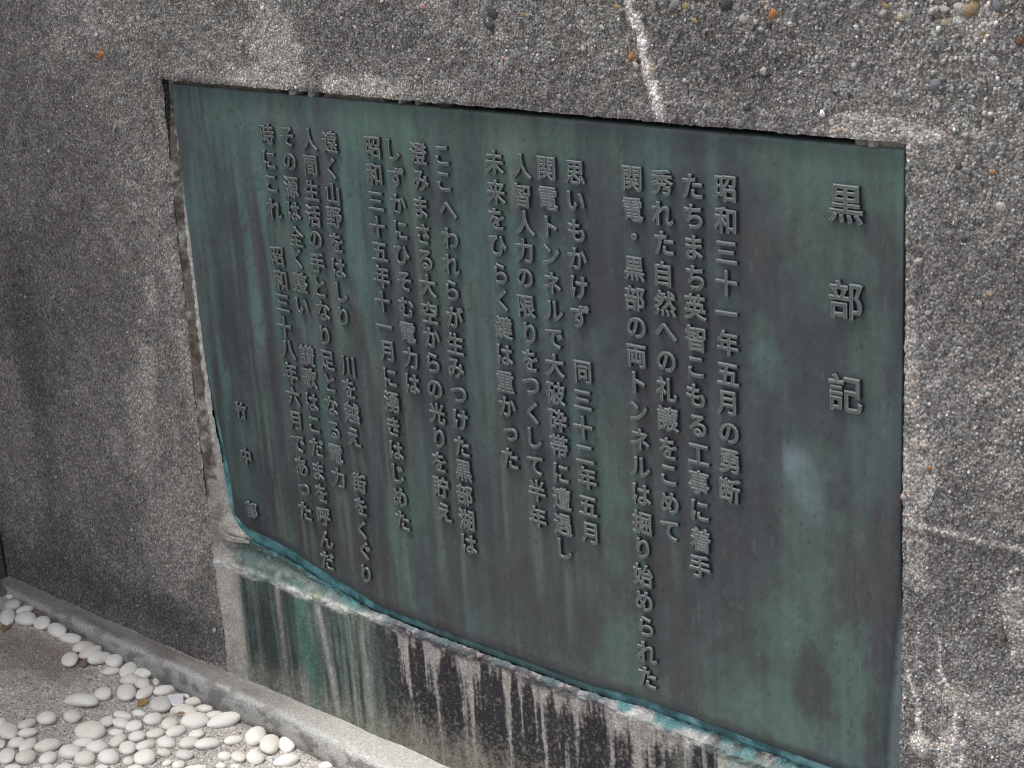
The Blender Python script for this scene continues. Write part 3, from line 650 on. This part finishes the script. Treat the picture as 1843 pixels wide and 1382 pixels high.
def below():
    x = axis([(-0.036, HX1, 0.0032)]); w = axis([(0, 1, 0.0085)])
    Xb, Wb = np.meshgrid(x, w, indexing='ij')
    ztop = plate_bottom(np.clip(Xb, 0.03, 1.5)) + 0.004
    ztop = np.where(Xb < 0.05, np.interp(Xb, [-0.036, 0.0, 0.05], [-0.885, -0.872, -0.884]), ztop)
    Zb = ztop + (BASE - 0.02 - ztop) * Wb ** 1.15
    # lumpy bed of mortar squeezed out under the plate
    lumps = fbm(Xb * 26, Zb * 60, 141); fine = fbm(Xb * 90, Zb * 110, 142)
    crest = -0.945 - 0.006 * np.sin(Xb * 7) + 0.010 * (fbm(Xb * 9, Xb * 0, 143) - 0.5)
    crest = np.where(Xb < 0.30, np.interp(Xb, [-0.036, 0.06, 0.3], [-0.948, -0.940, -0.945]), crest)
    bw = np.interp(Xb, [-0.03, 0.0, 0.10, 0.30, 0.45, 0.95, 1.05, 1.5], [0.03, 0.035, 0.038, 0.022, 0.006, 0.006, 0.009, 0.013]) * (0.75 + 0.5 * fbm(Xb * 14, Xb * 0, 147))
    crest = np.minimum(np.where(Xb < 0.35, crest, ztop - bw), ztop - 0.005)
    low = crest - 0.010 - 0.020 * (fbm(Xb * 16, Xb * 0, 144) - 0.5)
    amt = np.interp(Xb, [-0.03, 0.0, 0.35, 0.5, 0.9, 1.0, 1.1, 1.5], [1.1, 1.2, 1.0, 0.55, 0.6, 1.1, 1.3, 1.1])
    hb = sm(low - 0.006, low + 0.006, Zb) * (1 - sm(crest, crest + 0.012, Zb))
    back = sm(crest + 0.000, crest + 0.65 * np.maximum(ztop - crest, 0.01), Zb)
    Yb = -0.007 + back * (0.020 - 0.012 * sm(0.30, 0.42, Xb) * sm(1.05, 0.93, Xb)) * sm(0.0, 0.06, Xb) - hb * (0.0006 * amt + 0.005 * (lumps - 0.45)) - (hb + 0.6 * back) * (0.0065 * (fine - 0.5) + 0.005 * (fbm(Xb * 240, Zb * 260, 148, 2) - 0.5))
    Yb = Yb + 0.004 * (fbm(Xb * 20, Zb * 9, 145) - 0.5) + 0.0016 * (fbm(Xb * 110, Zb * 60, 146) - 0.5)
    Yb = Yb - 0.004 * sm(-0.012, -0.028, Xb)
    # colours: run-off below
    t = np.clip((low - Zb) / (low - BASE), 0, 1)
    wob = Xb + 0.014 * (fbm(Xb * 10, Zb * 8, 151) - 0.5)
    s1 = fbm(wob * 34, Zb * 2.2, 152, 4); s2 = fbm(wob * 95, Zb * 3.5, 153, 4); gr = fbm(Xb * 260, Zb * 230, 154, 3)
    black = np.array([0.020, 0.020, 0.023])
    c = np.broadcast_to(black, Xb.shape + (3,)).copy()
    # white drips from the mortar
    drip = sm(0.54, 0.655, 0.45 * s1 + 0.55 * s2 + 0.12 * sm(0.25, 0.0, t) - 0.04 * sm(0.35, 0.6, t) + 0.10 * (gr - 0.5) + 0.05 * sm(0.45, 0.9, Xb) * sm(1.1, 0.9, Xb) * 0)
    c = mixc(c, (0.33, 0.31, 0.295), 0.9 * drip * (0.45 + 0.95 * gr)); c = c * (0.75 + 0.5 * fbm(wob * 170, Zb * 10, 164, 3))[..., None]
    spk = sm(0.60, 0.74, gr + 0.22 * sm(0.35, 0.9, t)); c = mixc(c, (0.20, 0.19, 0.17), 0.42 * spk)
    # greyish foot
    ft = sm(0.55, 1.0, t + 0.5 * (s1 - 0.5)) * sm(1.05, 0.6, Xb)
    c = mixc(c, (0.23, 0.22, 0.185), 0.75 * ft * (0.5 + gr))
    # green run-off at the left
    gz_ = sm(0.50, 0.38, Xb + 0.05 * (s1 - 0.5)) 
    gcol = np.broadcast_to(np.array([0.075, 0.105, 0.095]), Xb.shape + (3,))
    gcol = mixc(gcol, (0.030, 0.040, 0.040), 0.85 * sm(0.52, 0.42, 0.5 * s1 + 0.5 * s2)); gcol = mixc(gcol, (0.24, 0.25, 0.215), 0.6 * sm(0.54, 0.66, 0.4 * s1 + 0.6 * s2)); gcol = gcol * (0.7 + 0.6 * fbm(wob * 190, Zb * 9, 163, 3))[..., None]
    gcol = mixc(gcol, (0.07, 0.185, 0.155), 0.65 * np.exp(-((Xb - 0.215 - 0.02 * t) / 0.022) ** 2) * (1 - 0.5 * t))
    gcol = mixc(gcol, (0.33, 0.34, 0.31), 0.8 * np.exp(-((Xb - 0.268 - 0.03 * t) / 0.009) ** 2)); gcol = mixc(gcol, (0.34, 0.31, 0.29), 0.7 * np.exp(-((Xb - 0.15) / 0.008) ** 2) * (1 - 0.6 * t))
    gcol = mixc(gcol, (0.28, 0.27, 0.23), 0.7 * sm(0.6, 1.0, t + 0.3 * (s2 - 0.5)) * gr * 1.5)
    c = c * (1 - gz_[..., None]) + gcol * gz_[..., None]
    lg = sm(0.040, 0.020, Xb + 0.01 * (s2 - 0.5)); c = mixc(c, (0.40, 0.375, 0.345), 0.85 * lg)
    # pale stretch at the right
    pr = sm(0.51, 0.60, s1 * 0.7 + s2 * 0.3 + 0.10) * sm(1.08, 1.20, Xb); c = mixc(c, (0.40, 0.40, 0.36), 0.8 * pr)
    c = mixc(c, (0.20, 0.30, 0.29), 0.5 * sm(0.5, 0.62, fbm(Xb * 22, Zb * 6, 156)) * sm(1.04, 1.15, Xb))
    # the mortar itself
    mc = np.broadcast_to(np.array([0.46, 0.46, 0.45]), Xb.shape + (3,))
    mc = mixc(mc, (0.13, 0.19, 0.19), 0.8 * sm(0.45, 0.58, fbm(Xb * 26, Zb * 60, 157)))
    mc = mixc(mc, (0.065, 0.057, 0.063), 0.96 * sm(0.40, 0.50, Xb) * sm(1.02, 0.94, Xb))
    mc = mixc(mc, (0.30, 0.275, 0.28), 0.7 * sm(0.60, 0.70, fine) * sm(0.40, 0.50, Xb) * sm(1.02, 0.94, Xb))
    mc = mixc(mc, (0.40, 0.42, 0.12), 0.5 * sm(0.66, 0.76, fbm(Xb * 30, Zb * 50, 158)) * sm(0.2, 0.3, Xb) * sm(0.5, 0.4, Xb))
    mc = mc * (1 - 0.35 * sm(0.95, 1.05, Xb))[..., None]
    mm = np.maximum(hb, back)
    mc = mixc(mc, (0.26, 0.235, 0.205), 0.85 * back * sm(0.06, 0.02, Xb))
    mm = np.maximum(mm, 0)
    c = c * (1 - mm[..., None]) + mc * mm[..., None]
    mc = None; c = c * (0.72 + 0.56 * fbm(Xb * 45, Zb * 30, 159))[..., None] * (0.8 + 0.4 * fbm(Xb * 160, Zb * 150, 160, 2))[..., None]
    # turquoise wash between plate and mortar
    tw = back * (0.25 + 0.75 * np.maximum(sm(0.55, 0.4, Xb), sm(0.92, 1.0, Xb))) * sm(-0.02, 0.05, Xb)
    c = mixc(c, (0.055, 0.082, 0.076), 0.95 * tw * sm(0.5, 0.4, Xb)); near = sm(0.011, 0.002, ztop - Zb - 0.008 * fine); wx = 0.25 + 0.75 * np.maximum(sm(0.46, 0.36, Xb), sm(0.93, 1.0, Xb)); c = mixc(c, (0.065, 0.185, 0.20), 0.85 * near * wx * sm(0.42, 0.55, lumps) * sm(0.03, 0.08, Xb)); c = mixc(c, (0.07, 0.17, 0.175), 0.6 * tw * sm(0.55, 0.65, lumps)); c = mixc(c, (0.30, 0.33, 0.32), 0.55 * tw * sm(0.70, 0.74, fine))
    c = mixc(c, (0.05, 0.035, 0.03), 0.8 * back * sm(1.14, 1.18, Xb) * sm(0.45, 0.55, fine))
    return mesh_from('mortar_panel', np.stack([Xb, Yb, Zb], -1).reshape(-1, 3), grid_faces(len(x), len(w), flip=True), M_smooth, cols=np.clip(c, 0.015, 0.7).reshape(-1, 3))
attach(below(), wall)

# ------------------------------------------------------------------ kerb along the foot of the wall
def kerb():
    prof = [(0.05, BASE - 0.004), (0.0, BASE), (-0.020, BASE - 0.001), (-0.040, BASE - 0.002), (-0.050, BASE - 0.0035), (-0.056, BASE - 0.0065), (-0.060, BASE - 0.012),
            (-0.062, BASE - 0.024), (-0.063, BASE - 0.040), (-0.064, BASE - 0.060), (-0.066, BASE - 0.12)]
    prof2 = []
    for (a, b), (c, d) in zip(prof[:-1], prof[1:]):
        for t in np.linspace(0, 1, 4)[:-1]: prof2.append((a + (c - a) * t, b + (d - b) * t))
    prof2.append(prof[-1]); pr = np.array(prof2)
    x = axis([(SX - 0.0, 0.75, 0.006), (0.75, 4.2, 0.1)])
    Xk = np.repeat(x[:, None], len(pr), 1); Yk = np.repeat(pr[None, :, 0], len(x), 0); Zk = np.repeat(pr[None, :, 1], len(x), 0)
    wide = 0.016 * sm(0.15, 0.5, Xk)
    front = sm(-0.03, -0.05, Yk)
    top = 1 - sm(BASE - 0.004, BASE - 0.02, Zk)
    nn = fbm(Xk * 30, (Yk + Zk) * 30, 161)
    Yk2 = Yk - wide * front + front * 0.005 * (fbm(Xk * 18, Zk * 40, 162) - 0.5)
    Zk2 = Zk + 0.005 * (fbm(Xk * 14, Yk * 20, 163) - 0.5) * np.clip(top * 1.2, 0, 1) + 0.0035 * (nn - 0.5)
    g = np.broadcast_to(np.array([0.29, 0.278, 0.262]), Xk.shape + (3,))
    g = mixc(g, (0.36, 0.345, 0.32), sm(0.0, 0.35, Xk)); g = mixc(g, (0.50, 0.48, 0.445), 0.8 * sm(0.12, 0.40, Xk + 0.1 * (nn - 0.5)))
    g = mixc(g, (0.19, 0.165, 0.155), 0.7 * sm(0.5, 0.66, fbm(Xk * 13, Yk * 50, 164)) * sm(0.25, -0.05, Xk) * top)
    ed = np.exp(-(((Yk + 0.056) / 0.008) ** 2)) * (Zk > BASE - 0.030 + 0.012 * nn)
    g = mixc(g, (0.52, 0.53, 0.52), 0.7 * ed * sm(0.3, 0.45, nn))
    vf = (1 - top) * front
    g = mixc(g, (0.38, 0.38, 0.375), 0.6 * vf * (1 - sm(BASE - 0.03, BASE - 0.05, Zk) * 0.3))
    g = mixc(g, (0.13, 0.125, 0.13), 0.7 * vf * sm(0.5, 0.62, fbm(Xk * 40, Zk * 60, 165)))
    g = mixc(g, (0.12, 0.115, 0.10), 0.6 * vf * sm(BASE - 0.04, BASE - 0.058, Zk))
    g = mixc(g, (0.38, 0.37, 0.33), 0.7 * np.exp(-((Yk + 0.014) / 0.004) ** 2) * sm(0.40, 0.6, fbm(Xk * 50, Yk * 0, 166)))
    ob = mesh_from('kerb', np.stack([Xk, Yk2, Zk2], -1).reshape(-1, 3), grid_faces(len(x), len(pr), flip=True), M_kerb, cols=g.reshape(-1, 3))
    return tag(ob, 'low grey cement kerb running along the foot of the plaque wall', 'kerb')
kerb()
def kerb_side():
    y = axis([(-1.5, -0.03, 0.01)]); pr = np.array([(-0.86, BASE), (-0.80, BASE - 0.0015), (-0.785, BASE - 0.004), (-0.780, BASE - 0.010), (-0.779, BASE - 0.05), (-0.778, BASE - 0.1)])
    Yk = np.repeat(y[:, None], len(pr), 1); Xk = np.repeat(pr[None, :, 0], len(y), 0); Zk = np.repeat(pr[None, :, 1], len(y), 0)
    Zk = Zk + 0.003 * (fbm(Yk * 20, Xk * 30, 171) - 0.5)
    g = (0.17 + 0.08 * (fbm(Yk * 20, Xk * 40, 172) - 0.5))[..., None] * np.array([1.05, 0.98, 0.90])
    ob = mesh_from('kerb', np.stack([Xk, Yk, Zk], -1).reshape(-1, 3), grid_faces(len(y), len(pr)), M_kerb, cols=g.reshape(-1, 3))
    return tag(ob, 'short kerb turning the corner along the dark side wall at far left', 'kerb')
kerb_side()

# ------------------------------------------------------------------ pavement with white pebbles
def pave_z(x, y=0):
    return -1.249 + 0.047 * sm(-0.12, -0.75, x)
gx_ = axis([(-0.86, 1.2, 0.008)]); gy_ = axis([(-1.6, -0.9, 0.03), (-0.9, -0.05, 0.008)])
Xg, Yg = np.meshgrid(gx_, gy_, indexing='ij')
Zg = pave_z(Xg) + 0.006 * (fbm(Xg * 12, Yg * 12, 181) - 0.5) + 0.003 * (fbm(Xg * 60, Yg * 60, 182) - 0.5)
cg = (0.57 + 0.16 * (fbm(Xg * 10, Yg * 10, 183) - 0.5) + 0.10 * (fbm(Xg * 50, Yg * 50, 184) - 0.5))[..., None] * np.array([1.02, 0.955, 0.885])
def gp(px, py, iters=6):
    z = -1.249
    for _ in range(iters):
        p = on_level(px, py, z); z = float(pave_z(np.array(p[0])))
    return on_level(px, py, z)
for k, (px, py, rx, ry) in enumerate([(50, 1180, 0.10, 0.09), (100, 1190, 0.08, 0.06), (10, 1150, 0.08, 0.06)]):
    p = gp(px, py); cg = mixc(cg, (0.28, 0.22, 0.175), 0.6 * blob(Xg, Yg, p[0], p[1], rx, ry, 190 + k, 0.5, 0.9))
for k, (px, py) in enumerate([(70, 1105), (90, 1115), (110, 1124), (130, 1134), (140, 1142)]):
    p = gp(px, py); cg = mixc(cg, (0.17, 0.085, 0.05), 0.75 * blob(Xg, Yg, p[0], p[1], 0.030, 0.020, 200 + k, 0.5, 0.8))
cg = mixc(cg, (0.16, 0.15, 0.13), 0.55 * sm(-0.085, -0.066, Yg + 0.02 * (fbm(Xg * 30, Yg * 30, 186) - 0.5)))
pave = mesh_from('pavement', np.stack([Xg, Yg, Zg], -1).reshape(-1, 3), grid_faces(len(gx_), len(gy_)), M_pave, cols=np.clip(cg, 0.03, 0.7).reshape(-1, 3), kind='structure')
gq = np.array([[-60, -90, -1.27], [60, -90, -1.27], [60, 60, -1.27], [-60, 60, -1.27]], float)
mesh_from('ground', gq, [[0, 1, 2, 3]], M_pave, smooth=False, cols=np.full((4, 3), 0.30), kind='structure')

pebble_mat = plain('white_pebble', (0.88, 0.855, 0.80), 0.55, 0.05, 35, 0.0002, spec=0.35)
pebble_mat2 = plain('cream_pebble', (0.80, 0.765, 0.69), 0.58, 0.09, 45, 0.0003, spec=0.35)
pebble_mat3 = plain('grey_pebble', (0.66, 0.645, 0.61), 0.65, 0.12, 60, 0.0004, spec=0.3)
pm_brown = plain('brown_pebble', (0.22, 0.15, 0.12), 0.7, 0.3, 120, 0.0006)
peb = [lumpy('pebble', 3, 0.09 + 0.014 * k, 300 + k) for k in range(8)]
variants = {}
A = (0, 1060, 7.679); B = (0, 1222, 8.61); D = (200, 1222, 8.61); E_ = (400, 1222, 8.61); G = (0, 917, 2.9726)
PEB = [(A, 180, 215, 210, 140, 0), (A, 335, 285, 250, 120, 15), (A, 100, 385, 200, 210, 0), (A, 355, 405, 300, 170, 0), (A, 585, 460, 215, 170, 0), (A, 790, 565, 235, 175, -10),
 (A, 975, 680, 270, 130, -8), (A, 1145, 795, 250, 150, 20), (A, 1235, 870, 330, 160, 20), (A, 970, 965, 215, 185, 0), (A, 1375, 945, 285, 170, 20), (A, 1580, 990, 240, 160, 5), (A, 1525, 1130, 235, 110, 10), (A, 130, 100, 100, 60, 0),
 (G, 685, 855, 115, 62, 28), (G, 768, 873, 105, 58, 0), (G, 700, 908, 100, 52, 10), (G, 762, 930, 88, 60, 0),
 (D, 240, 205, 270, 260, 0), (D, 510, 205, 310, 160, 30), (D, 825, 165, 310, 150, 10), (D, 755, 390, 305, 265, 0), (D, 1185, 240, 120, 110, 0), (D, 1285, 340, 290, 125, 15), (D, 1440, 455, 220, 115, -5),
 (D, 1125, 480, 385, 190, -5), (D, 1590, 545, 250, 110, 15), (D, 1290, 645, 390, 240, 0), (D, 1735, 635, 510, 205, 8), (D, 180, 570, 250, 130, -10), (D, 430, 525, 210, 100, -5), (D, 160, 680, 240, 160, -10),
 (D, 350, 725, 265, 150, 0), (D, 650, 620, 290, 190, 20), (D, 890, 690, 280, 180, 15), (D, 1000, 805, 285, 165, 25), (D, 690, 840, 280, 140, 5), (D, 1330, 850, 230, 120, 0), (D, 390, 890, 240, 165, 10), (D, 75, 825, 210, 105, 0),
 (D, 110, 945, 265, 180, 35), (D, 242, 1065, 245, 190, 20), (D, 525, 1020, 260, 145, 10), (D, 855, 980, 285, 170, 0), (D, 1200, 985, 290, 175, 10), (D, 1490, 995, 350, 165, 12), (D, 520, 1205, 325, 215, 0), (D, 820, 1135, 200, 120, 0),
 (D, 1135, 1170, 255, 145, -5), (D, 268, 1265, 155, 115, 0), (D, 1045, 1325, 205, 130, 20), (D, 390, 1380, 225, 110, 0), (D, 1290, 1380, 340, 100, 0), (D, 870, 1290, 140, 90, 20), (D, 1755, 1190, 185, 130, 0), (D, 1700, 1335, 160, 95, 0),
 (D, 700, 30, 110, 110, 0), (D, 810, 40, 100, 60, 0),
 (B, 1262, 322, 465, 205, 0), (B, 1592, 225, 265, 185, -5), (B, 720, 602, 295, 190, 5), (B, 1120, 575, 245, 175, 0), (B, 1395, 800, 455, 250, 0), (B, 1660, 660, 220, 165, 25), (B, 35, 660, 125, 165, 0), (B, 110, 800, 285, 245, 15),
 (B, 400, 692, 305, 150, 20), (B, 412, 832, 270, 150, 5), (B, 247, 985, 245, 165, 15), (B, 422, 1020, 325, 165, 30), (B, 728, 1035, 355, 215, 8), (B, 25, 1000, 110, 170, 0), (B, 108, 1180, 245, 225, 0), (B, 400, 1200, 310, 215, 15),
 (B, 730, 1222, 285, 185, 25), (B, 1062, 1122, 320, 225, 15), (B, 1312, 1218, 305, 205, 0), (B, 1300, 980, 285, 140, 5), (B, 1502, 1052, 310, 195, 10), (B, 1682, 1200, 320, 225, 0), (B, 200, 1370, 255, 100, 0), (B, 750, 1375, 185, 120, 0),
 (B, 1012, 1360, 245, 110, 0), (B, 1580, 1370, 180, 90, 0), (B, 560, 1385, 150, 60, 0), (B, 1290, 1395, 160, 60, 0),
 (E_, 170, 942, 255, 130, 15), (E_, 518, 880, 335, 235, 30), (E_, 738, 1000, 300, 275, 30), (E_, 1000, 1010, 235, 225, 10), (E_, 240, 1200, 200, 165, 0), (E_, 510, 1215, 245, 185, 0), (E_, 490, 1115, 130, 70, 0), (E_, 992, 1262, 355, 180, 5),
 (E_, 1620, 1335, 225, 110, 0), (E_, 1790, 1375, 145, 60, 0), (E_, 200, 1345, 140, 55, 0), (E_, 740, 815, 85, 60, -30), (E_, 1000, 1395, 200, 60, 0)]
def place_pebble(px, py, w, h, ang, mat, flat=1.0):
    """ellipse seen in the photograph -> flattened ellipsoid resting in the cement"""
    g0 = gp(px, py)
    s = FPX / np.linalg.norm(g0 - CAM)
    e = 0.002
    J = np.stack([(image_of(g0 + np.array([e, 0, 0])) - image_of(g0)) / e, (image_of(g0 + np.array([0, e, 0])) - image_of(g0)) / e], 1)
    v = (image_of(g0 + np.array([0, 0, e])) - image_of(g0)) / e
    a, b = w / 2, h / 2; th = -math.radians(ang)
    Rr = np.array([[math.cos(th), -math.sin(th)], [math.sin(th), math.cos(th)]])
    Si = Rr @ np.diag([a * a, b * b]) @ Rr.T
    t = min(0.56 * a, 0.78 * b) / s * flat
    Ji = np.linalg.inv(J)
    Sg = Ji @ (Si - t * t * np.outer(v, v)) @ Ji.T
    val, vec = np.linalg.eigh((Sg + Sg.T) / 2)
    r1, r2 = np.sqrt(np.maximum(val, (0.25 * a / s) ** 2))
    r2 = min(r2, 1.9 * a / s); r1 = min(r1, 1.7 * a / s)
    z0 = float(pave_z(np.array(g0[0])))
    # centre sits a little above the cement; shift back so it still falls on its pixel
    c = on_level(px, py, z0 + t * 0.5)
    me0 = random.randrange(8)
    key = (me0, mat.name)
    if key not in variants:
        me = peb[me0].copy(); me.name = 'pebble'; me.materials.append(mat); variants[key] = me
    o = bpy.data.objects.new('pebble', variants[key]); C.objects.link(o)
    o.location = c; o.scale = (r2, r1, t)
    o.rotation_euler = (random.uniform(-0.08, 0.08), random.uniform(-0.08, 0.08), math.atan2(vec[1, 1], vec[0, 1]))
    o.parent = pave
    return o
for (ox, oy, sc), cx, cy, w, h, ang in PEB:
    q = random.random()
    mat = pebble_mat if q < 0.68 else (pebble_mat2 if q < 0.95 else pebble_mat3)
    place_pebble(ox + cx / sc, oy + cy / sc, w / sc * 1.10, h / sc * 1.16, ang, mat)
place_pebble(150, 1060 + 1020 / 7.679, 20, 15, 10, pm_brown)
place_pebble(262, 1226, 12, 12, 0, pebble_mat2)

# sand and grit on the cement
n = 26000
sx = rng.uniform(-0.84, 0.62, n); sy_ = rng.uniform(-0.62, -0.065, n)
vis = np.array([True] * n); r = np.clip(np.exp(rng.normal(math.log(0.00125), 0.4, n)), 0.0006, 0.0042)
szz = pave_z(sx) + 0.006 * (fbm(sx * 12, sy_ * 12, 181) - 0.5) + 0.003 * (fbm(sx * 60, sy_ * 60, 182) - 0.5) + r * 0.2
base = np.array([(0.40, 0.385, 0.36), (0.30, 0.29, 0.28), (0.52, 0.50, 0.46), (0.17, 0.175, 0.19), (0.36, 0.29, 0.22), (0.62, 0.60, 0.56)])[rng.choice(6, n, p=[0.34, 0.25, 0.16, 0.12, 0.06, 0.07])]
grains('grit', np.stack([sx, sy_, szz], 1), r, base, M_grain, pave)

# ------------------------------------------------------------------ litter
def leaf(px, py, length, width, rot, col, label, z=0.004, curl=0.3, name='fallen_leaf', group=None):
    p = gp(px, py); u = np.linspace(-1, 1, 15); w = np.linspace(-1, 1, 7)
    U, W = np.meshgrid(u, w, indexing='ij')
    half = width / 2 * np.clip(1 - np.abs(U) ** 2.2, 0.02, 1) ** 0.8
    Xl = U * length / 2; Yl = W * half
    Zl = curl * (Yl ** 2) / max(width, 1e-4) * 1.6 + curl * 0.12 * length * U ** 2 - 0.0008 * (np.abs(W) < 0.1)
    top = np.stack([Xl, Yl, Zl], -1).reshape(-1, 3); bot = top - np.array([0, 0, 0.0004])
    nn = len(top); F1 = grid_faces(15, 7); F2 = grid_faces(15, 7, flip=True) + nn
    lp = np.concatenate([np.arange(15) * 7, 14 * 7 + np.arange(1, 7), np.arange(13, -1, -1) * 7 + 6, np.arange(5, 0, -1)])
    k = np.arange(len(lp)); k2 = np.roll(k, -1)
    F3 = np.stack([lp[k2], lp[k], lp[k] + nn, lp[k2] + nn], -1)
    m = plain(name + '_skin', col, 0.6, 0.35, 90, 0.0003)
    root = empty(name, (p[0], p[1], float(pave_z(np.array(p[0]))) + z)); root.rotation_euler = (0, 0, rot)
    tag(root, label, 'leaf', group)
    b = mesh_from('blade', np.concatenate([top, bot]), np.concatenate([F1, F2, F3]), m); b.parent = root
    st = np.array([[length / 2 * 0.9, -0.0006, 0], [length / 2 * 1.35, -0.0004, 0.001], [length / 2 * 1.35, 0.0004, 0.001], [length / 2 * 0.9, 0.0006, 0],
                   [length / 2 * 0.9, 0, 0.0012], [length / 2 * 1.35, 0, 0.0018]])
    s = mesh_from('stalk', st, [[0, 1, 2, 3], [0, 1, 5, 4], [2, 3, 4, 5]], m, smooth=False); s.parent = root
    return root
G_ = 'fallen leaves on the pavement and kerb'
leaf(12, 1127, 0.050, 0.020, 2.4, (0.30, 0.20, 0.09), 'yellow brown fallen leaf lying below the leftmost white pebbles', 0.003, 0.25, group=G_)
lf = leaf(32, 1031, 0.026, 0.013, 2.3, (0.26, 0.20, 0.10), 'small tan leaf lying on the kerb in the far left corner', 0.0, 0.6, group=G_)
lf.location = tuple(on_level(32, 1032, BASE + 0.003))
lf2 = leaf(257, 1266, 0.034, 0.022, 2.2, (0.36, 0.23, 0.085), 'golden brown leaf under the round white pebbles', 0.003, 0.2, group=G_)
lf3 = leaf(333, 1289, 0.036, 0.013, 1.35, (0.34, 0.23, 0.13), 'narrow light brown leaf strip draped over a white pebble', 0.014, -0.3, group=G_)

def shard():
    p = gp(317, 1256)
    pts = [image for image in [(300, 1249), (316, 1247.5), (331, 1246), (329, 1254), (331, 1263), (322, 1267), (310, 1268), (306, 1260)]]
    z0 = float(pave_z(np.array(p[0]))) + 0.014
    W = np.array([on_level(a, b, z0) for a, b in pts]); c = W.mean(0)
    T = W - c; T[:, 2] += 0.05 * T[:, 0]
    Bm = T - np.array([0, 0, 0.004]); nn = len(T)
    import bmesh
    bm = bmesh.new(); vt = [bm.verts.new(t) for t in T]; vb = [bm.verts.new(t) for t in Bm]
    bm.faces.new(vt); bm.faces.new(vb[::-1])
    for i in range(nn): bm.faces.new([vt[i], vb[i], vb[(i + 1) % nn], vt[(i + 1) % nn]])
    bmesh.ops.recalc_face_normals(bm, faces=bm.faces)
    bmesh.ops.bevel(bm, geom=list(bm.edges), offset=0.0006, segments=1, affect='EDGES')
    me = bpy.data.meshes.new('ceramic_shard'); bm.to_mesh(me); bm.free()
    me.materials.append(plain('glazed_ceramic', (0.80, 0.80, 0.83), 0.2, 0.03, 40, spec=0.5))
    o = bpy.data.objects.new('ceramic_shard', me); C.objects.link(o); o.location = c
    tag(o, 'broken white glazed ceramic shard lying flat on the white pebbles', 'shard')
shard()
